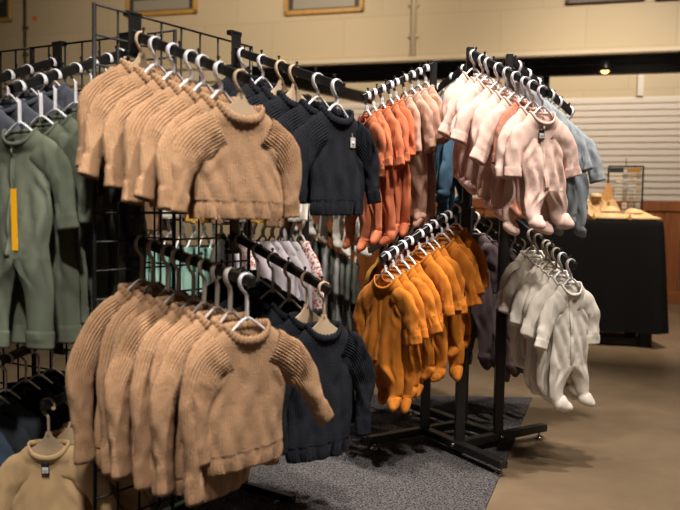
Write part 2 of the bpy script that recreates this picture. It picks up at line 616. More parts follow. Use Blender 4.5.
def pants_parts(seed, m, leg=.34):
    rs = random.Random(seed)
    sh = []
    T = Torso(rs, .085, .16, .08, .0, .09, d0=.018, d1=.024, fold=.005, top=-.10, slope=.01)
    sh.append(rings(T.grid(0, .16, 14, 40)))
    for sd in (-1, 1):
        path = spline([(sd * .042, 0, -.19), (sd * .044, 0, -.26), (sd * .05, rs.uniform(-.01, .01), -.36), (sd * .05, 0, -.1 - leg)], 22)
        t = np.linspace(0, 1, 22)
        sh.append(rings(end_lip(tube(path, .046 - .014 * t, .018, 20, rfun=wr(rs, .12, 4)))))
    return [('pants', make_mesh('pants', sh, m), None)]


def place(parts, name, pos, yaw, label, cat, group, tilt=(0, 0), scale=1.0):
    rot = (tilt[0], tilt[1], yaw)
    if len(parts) == 1:
        o = link(name, parts[0][1], None, pos, rot)
    else:
        o = link(name, None, None, pos, rot)
        made = []
        for nm, me, par in parts:
            if par is None: pr = o
            elif par < 0: pr = made[len(made) + par]
            else: pr = made[par]
            made.append(link(nm, me, pr))
    o.scale = (scale,) * 3
    return tag(o, label, cat, group)


# ------------------------------------------------------------------ hangers


def hook_path(neck_z, ext=0.0):
    r = .0185
    a = np.radians(np.linspace(-30, 180, 22))
    arc = np.stack([r * np.cos(a), 0 * a, r * np.sin(a)], 1)
    dn = spline([(-r, 0, 0), (-r * .95, 0, -.010), (-.009, 0, -.024), (0, 0, -.034), (0, 0, neck_z - ext)], 14)[1:]
    return np.vstack([arc, dn])


def lower(me, ext):
    for v in me.vertices: v.co.z -= ext
    return me


def hanger_tubular(m, half=.073, ext=0.0):
    P = hook_path(-.058, ext)
    hk = make_mesh('hook', [rings(tube(P, .0029, .0072, 10), cap0=True, cap1=True)], m)
    out = [('hook', hk, None)]
    for sd in (-1, 1):
        out.append(('shoulder_arm', make_mesh('shoulder_arm', [rings(tube(spline([(0, 0, -.050), (sd * .016, 0, -.057), (sd * half * .8, 0, -.096), (sd * half, 0, -.106), (sd * half * .96, 0, -.114)], 16), .0034, .0042, 8), cap0=True, cap1=True)], m), None))
    out.append(('lower_bar', make_mesh('lower_bar', [rings(tube(spline([(-half * .97, 0, -.112), (-half * .5, 0, -.117), (half * .5, 0, -.117), (half * .97, 0, -.112)], 14), .0026, .0032, 8), cap0=True, cap1=True)], m), None))
    for nm, me, _ in out[1:]: lower(me, ext)
    return out


def hanger_flat(m, half=.088, ext=0.0):
    P = hook_path(-.048, ext)
    hk = make_mesh('hook', [rings(tube(P, .0036, .0058, 10), cap0=True, cap1=True), lathe([(.001, .006), (.006, .004), (.007, 0), (.006, -.004), (.001, -.006)], 10, (P[0][0], 0, P[0][2]))], m)
    poly = [(-.007, -.036), (.007, -.036), (.010, -.046), (.020, -.060), (.042, -.076), (half, -.104), (half + .002, -.112), (half - .008, -.118),
            (.05, -.106), (0, -.099), (-.05, -.106), (-half + .008, -.118), (-half - .002, -.112), (-half, -.104), (-.042, -.076), (-.020, -.060), (-.010, -.046)]
    bd = lower(make_mesh('shoulder_plate', [extrude(poly, -.0035, .0035)], m, False), ext)
    return [('hook', hk, None), ('shoulder_plate', bd, None)]


HW, HB, HG = hanger_tubular(WHITEP), hanger_flat(BEIGEP), hanger_tubular(GREYP)
CRP = mat('cream_plastic', (0.62, 0.55, 0.45), 0.45, spec=0.4)
HWB = hanger_tubular(CRP)
XL = .040                                     # the longer hangers of the lower and left rails
HWX, HBX, HGX, HCX = hanger_tubular(WHITEP, .082, XL), hanger_flat(BEIGEP, .092, XL), hanger_tubular(GREYP, .086, XL), hanger_tubular(CRP, .082, XL)
ORD = ['first', 'second', 'third', 'fourth', 'fifth', 'sixth', 'seventh', 'eighth', 'ninth', 'tenth', 'eleventh', 'twelfth', 'thirteenth', 'fourteenth', 'fifteenth', 'sixteenth', 'seventeenth', 'eighteenth', 'nineteenth', 'twentieth']
RND = random.Random(7)


def hang_row(base, end, items, rail, group, yaw, hang, s0=.1, s1=.97, jit=4, name='sweater', tiltj=2.0, hgroup=None, extra=None):
    """items from the free (near) end inwards: (parts, short description, category, hanger kind or None)"""
    base = np.array(base, float); end = np.array(end, float)
    n = len(items)
    for i, it in enumerate(items):
        parts, desc, cat = it[:3]
        hk = it[3] if len(it) > 3 else hang
        opt = it[4] if len(it) > 4 else {}
        s = s1 + (s0 - s1) * (i / max(1, n - 1)) + (RND.uniform(-.2, .2) / n if 0 < i < n - 1 else 0)
        p = base + (end - base) * s + np.array([0, 0, -.0035])
        y = yaw + math.radians(RND.uniform(-jit, jit) + opt.get('yaw', 0))
        tl = (math.radians(opt.get('pitch', RND.uniform(-1, 1))), math.radians(RND.uniform(-tiltj, tiltj) + opt.get('roll', 0)))
        sc = opt.get('scale', RND.uniform(.96, 1.05) if i else 1.0)
        where = '%s from the tip of %s' % (ORD[i], rail) if i else 'outermost on %s' % rail
        place(parts, opt.get('name', name), p, y, '%s, %s' % (desc, where), cat, group, tl, sc)
        if hk is not None:
            kind = 'white plastic' if hk in (HW, HWX) else 'flat beige' if hk in (HB, HBX) else 'taupe plastic' if hk in (HG, HGX) else 'cream plastic'
            place(hk, 'clothes_hanger', p, y, '%s hanger, %s' % (kind, where), 'hanger', (hgroup or 'hangers on ' + rail), tl, sc)


def yaw_of(n):
    return math.atan2(n[0], -n[1])


# ------------------------------------------------------------------ setting
def concrete():
    m = bpy.data.materials.new('polished_concrete')
    m.use_nodes = True
    nt = m.node_tree
    b = nt.nodes['Principled BSDF']
    tc = nt.nodes.new('ShaderNodeTexCoord')
    n = nt.nodes.new('ShaderNodeTexNoise'); n.inputs['Scale'].default_value = 1.7; n.inputs['Detail'].default_value = 8; n.inputs['Roughness'].default_value = .65
    nt.links.new(tc.outputs['Object'], n.inputs['Vector'])
    r = nt.nodes.new('ShaderNodeValToRGB')
    r.color_ramp.elements[0].position = .3; r.color_ramp.elements[0].color = (0.125, 0.085, 0.050, 1)
    r.color_ramp.elements[1].position = .75; r.color_ramp.elements[1].color = (0.255, 0.180, 0.110, 1)
    nt.links.new(n.outputs['Fac'], r.inputs[0]); nt.links.new(r.outputs[0], b.inputs['Base Color'])
    n2 = nt.nodes.new('ShaderNodeTexNoise'); n2.inputs['Scale'].default_value = 9; n2.inputs['Detail'].default_value = 6
    nt.links.new(tc.outputs['Object'], n2.inputs['Vector'])
    mr = nt.nodes.new('ShaderNodeMapRange'); mr.inputs[3].default_value = .28; mr.inputs[4].default_value = .5
    nt.links.new(n2.outputs['Fac'], mr.inputs[0]); nt.links.new(mr.outputs[0], b.inputs['Roughness'])
    return m


def carpet_mat():
    m = bpy.data.materials.new('speckled_carpet')
    m.use_nodes = True
    nt = m.node_tree
    b = nt.nodes['Principled BSDF']; b.inputs['Roughness'].default_value = 1; b.inputs['Specular IOR Level'].default_value = .05
    tc = nt.nodes.new('ShaderNodeTexCoord')
    n = nt.nodes.new('ShaderNodeTexNoise'); n.inputs['Scale'].default_value = 170; n.inputs['Detail'].default_value = 2
    nt.links.new(tc.outputs['Object'], n.inputs['Vector'])
    r = nt.nodes.new('ShaderNodeValToRGB')
    e = r.color_ramp.elements
    e[0].position = .36; e[0].color = (0.012, 0.011, 0.012, 1)
    e[1].position = .66; e[1].color = (0.15, 0.14, 0.14, 1)
    nt.links.new(n.outputs['Fac'], r.inputs[0]); nt.links.new(r.outputs[0], b.inputs['Base Color'])
    bp = nt.nodes.new('ShaderNodeBump'); bp.inputs['Strength'].default_value = .6; bp.inputs['Distance'].default_value = .006
    nt.links.new(n.outputs['Fac'], bp.inputs['Height']); nt.links.new(bp.outputs['Normal'], b.inputs['Normal'])
    return m


def painted_block():
    m = bpy.data.materials.new('painted_block')
    m.use_nodes = True
    nt = m.node_tree
    b = nt.nodes['Principled BSDF']; b.inputs['Roughness'].default_value = .55; b.inputs['Specular IOR Level'].default_value = .25
    tc = nt.nodes.new('ShaderNodeTexCoord')
    mp = nt.nodes.new('ShaderNodeMapping'); mp.inputs['Rotation'].default_value = (math.pi / 2, 0, 0)
    nt.links.new(tc.outputs['Object'], mp.inputs[0])
    k = nt.nodes.new('ShaderNodeTexBrick')
    k.inputs['Color1'].default_value = (0.60, 0.50, 0.34, 1); k.inputs['Color2'].default_value = (0.57, 0.475, 0.32, 1); k.inputs['Mortar'].default_value = (0.50, 0.42, 0.285, 1)
    k.inputs['Scale'].default_value = 1; k.inputs['Brick Width'].default_value = .9; k.inputs['Row Height'].default_value = .45
    k.inputs['Mortar Size'].default_value = .006; k.inputs['Mortar Smooth'].default_value = .6
    nt.links.new(mp.outputs[0], k.inputs[0]); nt.links.new(k.outputs[0], b.inputs['Base Color'])
    bp = nt.nodes.new('ShaderNodeBump'); bp.inputs['Strength'].default_value = .25; bp.inputs['Distance'].default_value = .01; bp.invert = True
    nt.links.new(k.outputs['Fac'], bp.inputs['Height']); nt.links.new(bp.outputs[0], b.inputs['Normal'])
    return m


def wood(name, c1, c2, scale=1.0, stretch=(8, 8, .7)):
    m = bpy.data.materials.new(name)
    m.use_nodes = True
    nt = m.node_tree
    b = nt.nodes['Principled BSDF']; b.inputs['Roughness'].default_value = .45
    tc = nt.nodes.new('ShaderNodeTexCoord')
    mp = nt.nodes.new('ShaderNodeMapping'); mp.inputs['Scale'].default_value = stretch
    nt.links.new(tc.outputs['Object'], mp.inputs[0])
    n = nt.nodes.new('ShaderNodeTexNoise'); n.inputs['Scale'].default_value = 2 * scale; n.inputs['Detail'].default_value = 5; n.inputs['Distortion'].default_value = 1.2
    nt.links.new(mp.outputs[0], n.inputs['Vector'])
    r = nt.nodes.new('ShaderNodeValToRGB')
    r.color_ramp.elements[0].position = .3; r.color_ramp.elements[0].color = (*c1, 1)
    r.color_ramp.elements[1].position = .7; r.color_ramp.elements[1].color = (*c2, 1)
    nt.links.new(n.outputs['Fac'], r.inputs[0]); nt.links.new(r.outputs[0], b.inputs['Base Color'])
    return m


tag(link('floor', make_mesh('floor', [box((0, 4.5, -.05), (22, 15, .1))], concrete(), False)), kind='structure')
cp = [(-4.6, 3.86), (-4.6, -1.2), (-.79, -1.2), (.545, 2.591), (.985, 3.86)]
cm = rings([[(x, y, .0005) for x, y in cp], [(x, y, .007) for x, y in cp]], cap0=True, cap1=True)
tag(link('carpet', make_mesh('carpet', [cm], carpet_mat(), False)), 'dark grey speckled carpet under the clothing racks', 'carpet')
tag(link('ceiling', make_mesh('ceiling', [box((0, 4.5, 4.65), (22, 15, .1))], mat('ceiling_paint', (0.10, 0.085, 0.07), .9), False)), kind='structure')

# the back wall, in its own frame: x along the wall, -y towards the shop
WY = math.atan(-.298)
wd = np.array([math.cos(WY), math.sin(WY), 0]); wn = np.array([-math.sin(WY), math.cos(WY), 0])
W0 = np.array([0, 9.18, 0])


def wall_uv(u, v):
    d = ray(u, v)
    t = ((W0 - CP) @ wn) / (d @ wn)
    p = CP + d * t - W0
    return p @ wd, p[2]


def on_wall(name, shells, m, smooth_=False):
    o = link(name, make_mesh(name, shells, m, smooth_), None, W0, (0, 0, WY))
    return o


PAINT = painted_block()
TRIM = mat('cream_trim_paint', (0.66, 0.56, 0.41), .4, spec=.4)
SLAT = mat('pale_slatwall', (0.74, 0.67, 0.60), .35, spec=.4)
tag(on_wall('wall_back', [box((0, .1, 2.3), (20, .2, 4.6))], PAINT), kind='structure')
xl, zl = wall_uv(240, 68.5); xr, zr = wall_uv(680, 42.5)
zled = (zl + zr) / 2
tag(on_wall('trim_1', [box((0, -.05, zled - .03), (20, .10, .05), bev=.012), box((0, -.025, zled - .13), (20, .05, .14))], TRIM), kind='structure')
# slat panelling
xs0 = wall_uv(300, 130)[0]; xs1 = 7.0
zw = wall_uv(660, 201)[1]; zt = wall_uv(630, 97)[1]
sl = []
nsl = 16
hs = (zt - zw) / nsl
for i in range(nsl):
    z0 = zw + i * hs
    prof = [(-.004, z0), (-.024, z0 + .004), (-.024, z0 + hs - .020), (-.004, z0 + hs - .016)]
    sl.append(rings(np.array([[[x, y, z] for y, z in prof + [(0, z0 + hs - .016), (0, z0)]] for x in (xs0, xs1)]), cap0=True, cap1=True))
sl.append(box(((xs0 + xs1) / 2, -.001, (zw + zt) / 2), (xs1 - xs0, .004, zt - zw)))
tag(on_wall('trim_2', sl, SLAT), kind='structure')
PINE = wood('orange_pine', (0.22, 0.065, 0.018), (0.36, 0.125, 0.035), 1.0, (7, 7, .6))
wz = []
x = xs0
while x < xs1:
    wz.append(box((x + .085, -.012, zw / 2), (.164, .024, zw - .01), bev=.006)); x += .17
wz.append(box(((xs0 + xs1) / 2, -.022, zw - .055), (xs1 - xs0, .044, .11), bev=.006))
tag(on_wall('trim_3', wz, PINE), kind='structure')
tag(on_wall('baseboard_back', [box(((xs0 + xs1) / 2, -.03, .06), (xs1 - xs0, .03, .12), bev=.005)], PINE), kind='structure')
xa, za = wall_uv(641, 72); xb, zb = wall_uv(643, 96)
tag(on_wall('trim_4', [box((xa, -.02, (za + zb) / 2 + .05), (.06, .04, abs(za - zb) + .1))], mat('white_trim', (0.75, 0.70, 0.62), .4)), kind='structure')

# conduits
for (u, m_, r, lab) in ((26.5, mat('dark_pipe', (0.06, 0.045, 0.03), .5), .018, 'dark vertical pipe on the cream wall beside a small orange sticker'), (414, TRIM, .028, 'cream painted vertical conduit on the wall behind the racks')):
    xc = wall_uv(u, 20)[0]
    sh = [cyl((xc, -.03, zled if u > 100 else 1.2), (xc, -.03, 4.55), r, 10)]
    for zc in (2.9, 3.25, 3.8): sh.append(box((xc, -.02, zc), (r * 4, .03, .03)))
    tag(on_wall('wall_conduit', sh, m_, True), lab, 'pipe')
xc, zc = wall_uv(35, 18.5)
tag(on_wall('wall_sticker', [box((xc, -.002, zc), (.075, .003, .06))], mat('orange_paper', (0.75, 0.20, 0.02), .6)), 'small orange sticker on the cream wall near the pipe', 'sticker')

GOLD = wood('gilt_frame', (0.42, 0.23, 0.05), (0.62, 0.36, 0.09), 3)
DARKW = wood('dark_frame', (0.030, 0.016, 0.010), (0.07, 0.035, 0.02), 3)
MATB = mat('picture_mat', (0.05, 0.05, 0.045), .5)
PIC1 = mat('picture_print', (0.20, 0.18, 0.14), .3, mottle=.7, mscale=14)
PIC2 = mat('picture_plate', (0.34, 0.31, 0.25), .4)


def picture(u0, v0, u1, hgt_, fm, name_label, plate=True):
    x0, z0 = wall_uv(u0, v0); x1, _ = wall_uv(u1, v0)
    wdt = x1 - x0; cx = (x0 + x1) / 2; cz = z0 + hgt_ / 2
    t = .055
    r = on_wall('framed_picture', [box((cx, -.012, cz), (wdt - .02, .02, hgt_ - .02))], MATB)
    tag(r, name_label, 'picture')
    fr = [box((cx, -.025, z0 + t / 2), (wdt, .05, t), bev=.01), box((cx, -.025, z0 + hgt_ - t / 2), (wdt, .05, t), bev=.01),
          box((x0 + t / 2, -.025, cz), (t, .05, hgt_), bev=.01), box((x1 - t / 2, -.025, cz), (t, .05, hgt_), bev=.01)]
    link('picture_frame', make_mesh('picture_frame', fr, fm, False), r)
    link('print', make_mesh('print', [box((cx, -.024, cz + .06), (wdt - .28, .004, hgt_ - .40))], PIC1, False), r)
    if plate:
        ps = [box((cx, -.024, z0 + .135), (wdt - .22, .004, .13))]
        link('caption_plate', make_mesh('caption_plate', ps, PIC2, False), r)


picture(-70, 27, 13, .9, GOLD, 'gilt framed picture at the left edge of the wall', False)
picture(127, 18, 198, .75, GOLD, 'gilt framed picture with a pale caption strip above the tan sweaters')
picture(285, 16.5, 364, .75, GOLD, 'gilt framed dark picture above the black sweater rail')
picture(565, 5.5, 645, .75, DARKW, 'dark framed picture high on the wall above the grey sleepers', False)
picture(655, 1.5, 735, .75, DARKW, 'dark framed picture at the top right corner', False)

# black display framework behind the racks
bc = at(546, 67, 6.0)
bd_ = np.array([1, -.30, 0]); bd_ /= np.linalg.norm(bd_)
t = link('display_framework', None, None, (bc[0], bc[1], 0))
tag(t, 'black steel display framework with paired horizontal beams behind the racks', 'display frame')
hb = bc[2]
q0 = bd_ * -2.6; q1 = bd_ * 2.6
for dz, h_ in ((.032, .062), (-.038, .070)):
    link('beam', make_mesh('beam', [bar(q0 + [0, 0, hb + dz], q1 + [0, 0, hb + dz], .08, h_, .006)], BLACK, False), t)
for k in (0.0, 2.5, -2.55):
    link('post', make_mesh('post', [bar(bd_ * k, bd_ * k + [0, 0, hb - .075], .05, .05)], BLACK, False), t)
c0 = at(250, 74, 5.5) - [bc[0], bc[1], 0]; c1 = at(372, 98, 6.75) - [bc[0], bc[1], 0]
c0[2] = c1[2] = (c0[2] + c1[2]) / 2
link('cross_beam', make_mesh('cross_beam', [bar(c0, c1, .07, .09, .006)], BLACK, False), t)
e1 = c1 + (c1 - c0) * .02
link('post', make_mesh('post', [bar([c0[0], c0[1], 0], [c0[0], c0[1], c0[2] - .04], .05)], BLACK, False), t)
lp = at(605, 71, 5.75)
lm = link('spotlight', None, None, lp)
tag(lm, 'small black spotlight hanging under the black beam', 'spotlight')
link('lamp_housing', make_mesh('lamp_housing', [lathe([(.012, .075), (.03, .07), (.045, .02), (.05, .0), (.046, -.002), (.03, .02)], 18)], BLACK), lm)
link('bulb', make_mesh('bulb', [lathe([(.002, .012), (.026, .006), (.030, -.004), (.02, -.016), (.002, -.022)], 16)], mat('bulb_glow', (1, .6, .2), .3, emit=((1, .5, .14), 3.0))), lm)
link('stem', make_mesh('stem', [cyl((0, 0, .07), (0, 0, hb - .07 - lp[2]), .008)], BLACK), lm)

# ------------------------------------------------------------------ gridwall panels
AD = np.array([math.cos(.9727), math.sin(.9727), 0]); A0 = np.array([-.6417, 2.0154, 0]); AN = np.array([AD[1], -AD[0], 0])
BD = np.array([math.cos(-.5036), math.sin(-.5036), 0]); B0 = np.array([-1.0306, 2.5976, 0]); BN = np.array([BD[1], -BD[0], 0])
GH = 1.457


def grid_panel(name, o, d, label):
    r = link(name, None, None, o)
    tag(r, label, 'display panel', 'gridwall panels')
    n = np.array([d[1], -d[0], 0])
    sh = []
    for i in range(1, 8): sh.append(cyl(d * .61 * i / 8 + [0, 0, .07], d * .61 * i / 8 + [0, 0, GH], .0032, 6))
    k = 0
    z = GH
    while z > .07:
        sh.append(cyl(n * .005 + [0, 0, z], n * .005 + d * .61 + [0, 0, z], .0032, 6)); z -= .0762
    link('wire_grid', make_mesh('wire_grid', sh, BLACK), r)
    for e in (0, .61):
        link('edge_tube', make_mesh('edge_tube', [cyl(d * e + [0, 0, .03], d * e + [0, 0, GH + .004], .0058, 8)], BLACK), r)
        link('base_foot', make_mesh('base_foot', [bar(d * e - n * .2 + [0, 0, .015], d * e + n * .2 + [0, 0, .015], .025, .03, .003)], BLACK, False), r)
    return r


def face_arm(parent, org, base, end, bracket=True, studs=6):
    base = np.array(base) - org; end = np.array(end) - org
    d = end - base
    sh = [bar(base, end + d / np.linalg.norm(d) * .012, .019, .025, .002)]
    up = np.array([0, 0, 1.0])
    st = sh
    for i in range(studs):
        p = base + d * (i + .7) / studs
        st.append(lathe([(.0025, 0), (.0025, .012), (.0045, .014), (.0045, .018), (.001, .020)], 8, p + [0, 0, .010]))
    a = link('waterfall_arm', make_mesh('waterfall_arm', sh, BLACK, False), parent)
    if bracket:
        n = d.copy(); n[2] = 0; n /= np.linalg.norm(n)
        s = np.array([-n[1], n[0], 0])
        R = np.stack([s, n, [0, 0, 1]], 1)
        sh = [box(base + n * .012 + [0, 0, -.005], (.042, .006, .115), R, .002), box(base + n * .004 + [0, 0, .050], (.050, .022, .014), R, .002), box(base + n * .004 + [0, 0, -.055], (.050, .022, .014), R, .002)]
        link('bracket', make_mesh('bracket', sh, BLACK, False), a)


P_ = lambda o, d, t, h: np.array([o[0] + d[0] * .61 * t / 8, o[1] + d[1] * .61 * t / 8, h])
ga = grid_panel('gridwall_panel', A0, AD, 'black wire gridwall panel holding the tan and black sweaters')
gb = grid_panel('gridwall_panel', B0, BD, 'black wire gridwall panel holding the sage green sleepers')
C0 = B0 - BD * .618
gc = grid_panel('gridwall_panel', C0, BD, 'black wire gridwall panel at the far left edge behind green sleepers')
ARMS = {
    'tanU': (P_(A0, AD, 1.6, 1.406), (-.237, 1.888, 1.257)), 'tanL': (P_(A0, AD, 1.6, .855), (-.218, 1.874, .766)),
    'navU': (P_(A0, AD, 6.9, 1.434), (-.008, 2.220, 1.293)), 'navL': (P_(A0, AD, 6.9, .859), (-.036, 2.240, .711)),
    'grnU': (P_(B0, BD, 5.55, 1.411), (-.856, 2.038, 1.245)), 'farU': (P_(B0, BD, 1.7, 1.409), (-1.098, 2.207, 1.255)),
    'drkL': (P_(B0, BD, 1.7, .511), (-1.102, 2.199, .433)), 'beiL': (P_(B0, BD, 5.55, .429), (-.812, 2.117, .386)),
}
for k in ('tanU', 'tanL', 'navU', 'navL'): face_arm(ga, A0, *ARMS[k])
for k in ('grnU', 'farU', 'drkL', 'beiL'): face_arm(gb, B0, *ARMS[k])

# ------------------------------------------------------------------ four-way pinwheel rack
Lp = np.array([.358, 3.105, 0]); Fp = np.array([.4725, 2.932, 0]); Rp = np.array([.645, 3.047, 0]); Bp = np.array([.531, 3.22, 0])
lf = np.array([-.833, -.554, 0]); fr = np.array([.552, -.834, 0])
RC = (Lp + Fp + Rp + Bp) / 4
rk = link('four_way_rack', None, None, RC)
tag(rk, 'black four way pinwheel clothing rack standing on the carpet edge', 'clothing rack')
for p, h in ((Lp, 1.535), (Fp, 1.555), (Rp, 1.555), (Bp, 1.570)):
    q = p - RC
    pm = link('post', make_mesh('post', [bar(q + [0, 0, .03], q + [0, 0, .96], .037, .037, .003)], BLACK, False), rk)
    link('inner_tube', make_mesh('inner_tube', [bar(q + [0, 0, .9], q + [0, 0, h], .026, .026, .002)], BLACK, False), pm)
feet = [(Bp, np.array([.123, 2.956, 0])), (Lp, np.array([.597, 2.692, 0])), (Fp, np.array([.869, 3.185, 0])), (Rp, Bp - fr * .36)]
for p, e in feet:
    a = p - RC + [0, 0, .047]; b = e - RC + [0, 0, .047]
    bb = link('base_bar', make_mesh('base_bar', [bar(a, b, .036, .030, .003)], BLACK, False), rk)
    d = (b - a) / np.linalg.norm(b - a)
    f_ = b - d * .03
    link('levelling_foot', make_mesh('levelling_foot', [cyl([f_[0], f_[1], .002], [f_[0], f_[1], .012], .016, 12), cyl([f_[0], f_[1], .012], [f_[0], f_[1], .034], .005, 8)], CHROME), bb)
    s_ = np.array([d[1], -d[0], 0])
    j = a + d * .2075
    link('bolt', make_mesh('bolt', [cyl(j + s_ * .016, j + s_ * .024, .008, 10)], CHROME), bb)
ARM4 = {
    'rust': ((*Lp[:2], 1.519), (.083, 2.922, 1.363)), 'pink': ((*Fp[:2], 1.538), (.678, 2.622, 1.348)),
    'grey': ((*Rp[:2], 1.541), (.952, 3.251, 1.363)), 'blue': ((*Bp[:2], 1.555), (.31, 3.555, 1.40)),
    'must': ((*Fp[:2], .974), (.153, 2.719, .774)), 'whit': ((*Rp[:2], .942), (.835, 2.760, .758)),
    'plum': ((*Bp[:2], .939), (.864, 3.442, .775)), 'yell': ((*Lp[:2], .937), (.137, 3.439, .762)),
}
for k, (a, b) in ARM4.items(): face_arm(rk, RC, a, b, False, 8)

# ------------------------------------------------------------------ garments on the gridwall
TAN = cloth('tan_knit', (0.46, 0.275, 0.155), True)
NAVY = cloth('black_knit', (0.018, 0.019, 0.024), True)
SAGE = cloth('sage_jersey', (0.130, 0.148, 0.108))
DENIM = cloth('lavender_blue_jersey', (0.11, 0.12, 0.15))
INK = cloth('black_jersey', (0.011, 0.012, 0.016))
SLATE = cloth('slate_jersey', (0.055, 0.065, 0.080))
DBLUE = cloth('denim_blue_jersey', (0.070, 0.105, 0.160))
BEIGE = cloth('beige_jersey', (0.62, 0.42, 0.22))
RUST = cloth('rust_jersey', (0.50, 0.145, 0.066))
MAUVE = cloth('mauve_jersey', (0.50, 0.30, 0.22))
MUST = cloth('mustard_jersey', (0.52, 0.170, 0.020))
PINK = cloth('pink_jersey', (0.78, 0.55, 0.47))
GREY = cloth('grey_blue_jersey', (0.27, 0.30, 0.325))
WHITE = cloth('cream_white_jersey', (0.74, 0.69, 0.61))
PLUM = cloth('plum_jersey', (0.135, 0.098, 0.102))
BLUE = cloth('teal_blue_jersey', (0.06, 0.12, 0.18))
OCHRE = cloth('ochre_jersey', (0.60, 0.33, 0.06))
BRICK = cloth('brick_jersey', (0.30, 0.075, 0.040))
TAGD = mat('tag_black', (0.02, 0.02, 0.02), .5); TAGW = mat('tag_white', (0.75, 0.73, 0.70), .5)
TAGG = mat('tag_grey', (0.45, 0.42, 0.38), .5)
YEL = mat('yellow_tag', (0.85, 0.42, 0.01), .45)

yA = yaw_of(AN)
R = math.radians
# upper tan sweaters
tv = [sweater_parts(11 + i, TAN, arms=a, fw=f, L=.275 if i == 0 else .295, sl=(.085, .10) if i == 0 else (.09, .12)) for i, (a, f) in enumerate(((((.62, .10), (.45, .05)), .03), (((.85, .12), (.5, .1)), .07), (((.75, .30), (.5, .1)), .05), (((.55, .15), (.6, .1)), .08)))]
D = 'tan ribbed-sleeve knit sweater'
hang_row(*ARMS['tanU'], [(tv[0], D + '', 'sweater', HB, {'yaw': -15})] + [(tv[1 + i % 3], D, 'sweater', HW if i < 5 else HB) for i in range(6)],
         'the upper tan sweater rail', 'tan sweaters on the upper rail', yA - R(2), HW, jit=7)
# lower tan sweaters (larger)
lw = [sweater_parts(31, TAN, top=-.068 - XL, W=.118, L=.35, sl=(.10, .13), arms=((.30, -.02), (.72, .50)), fw=.02, hemw=.122)]
lw += [sweater_parts(32 + i, TAN, top=-.068 - XL, W=.110, L=.43, a0=.043, sl=(.14, .20), arms=a, fw=f, hemw=.114) for i, (a, f) in enumerate(((((.30, .0), (.4, .05)), .05), (((.48, -.06), (.4, .05)), .01), (((.2, .06), (.4, .05)), .08)))]
D = 'long tan knit sweater'
hang_row(*ARMS['tanL'], [(lw[0], D + ' with one sleeve swung out', 'sweater', HWX, {'yaw': -18})] + [(lw[1 + i % 3], D, 'sweater', HGX, {'scale': 1 + .012 * i}) for i in range(8)],
         'the lower tan sweater rail', 'tan sweaters on the lower rail', yA + R(1), HG, jit=7)
# black sweaters
nv = [sweater_parts(51, NAVY, L=.30, arms=((.5, .05), (.55, .15)), fw=.03, tagm=(.045, .075, TAGG, TAGW, .9))] + [sweater_parts(52 + i, NAVY, L=.30, arms=a, fw=.05) for i, a in enumerate((((.6, .1), (.5, .1)), ((.75, .15), (.5, .1))))]
D = 'black ribbed knit sweater'
hang_row(*ARMS['navU'], [(nv[0], D + ' with grey price tag', 'sweater', HW)] + [(nv[1 + i % 2], D, 'sweater', (HW, HB, HB, HW, HW)[i]) for i in range(5)],
         'the upper black sweater rail', 'black sweaters on the upper rail', yA - R(12), HW, jit=5)
nl = [sweater_parts(61, NAVY, top=-.068 - XL, W=.118, L=.385, sl=(.12, .15), arms=((.4, .0), (.42, -.05)), fw=.03, hemw=.115)] + [sweater_parts(62 + i, NAVY, top=-.068 - XL, W=.118, L=.385, sl=(.12, .15), arms=a, fw=.05, hemw=.12) for i, a in enumerate((((.5, .05), (.4, .0)), ((.6, .1), (.4, .0))))]
p_ = nl[0]
p_.append(('neck_label', make_mesh('neck_label', [box((0.004, .008, -.090 - XL), (.034, .001, .012), Matrix.Rotation(.12, 3, 'Y'))], TAGW, False), None))
D = 'black long knit sweater'
hang_row(*ARMS['navL'], [(nl[0], D + ' with white neck label', 'sweater', HBX)] + [(nl[1 + i % 2], D, 'sweater', (HBX, HCX, HCX, HGX, HGX)[i]) for i in range(5)],
         'the lower black sweater rail', 'black sweaters on the lower rail', yA - R(14), HB, jit=5)
# sage sleepers
yB = yaw_of(BN)
ZIPG = mat('sage_zip', (0.20, 0.22, 0.17), .5)
sg = [sleeper_parts(71 + i, SAGE, top=-.068 - XL, W=.102, body=.34, leg=.235, feet=False, sl=(.085, .10), arms=a, zipm=ZIPG) for i, a in enumerate((((.5, .1), (.42, .12)), ((.5, .1), (.5, .05)), ((.5, .15), (.45, .2))))]
D = 'sage green zip sleeper'
T0 = [sg[0] + [('size_strip', make_mesh('size_strip', [box((.004, -.036, -.345), (.017, .0015, .16), bev=.0)], YEL, False), None)]]
hang_row(*ARMS['grnU'], [(T0[0], D + ' with a long yellow strip tag', 'sleeper', HWX)] + [(sg[(1 + i) % 3], D, 'sleeper', HWX) for i in range(6)],
         'the green rail', 'sage green sleepers on the left rail', yB + R(14), HW, s0=.08, jit=5, name='sleeper')
db = [tee_parts(81 + i, DENIM, L=.3, tagm=None) for i in range(2)]
hang_row(*ARMS['farU'], [(db[i % 2], 'lavender blue top', 'top', HW) for i in range(5)],
         'the far left rail', 'lavender blue tops', yB + R(10), HW, name='shirt', jit=5)
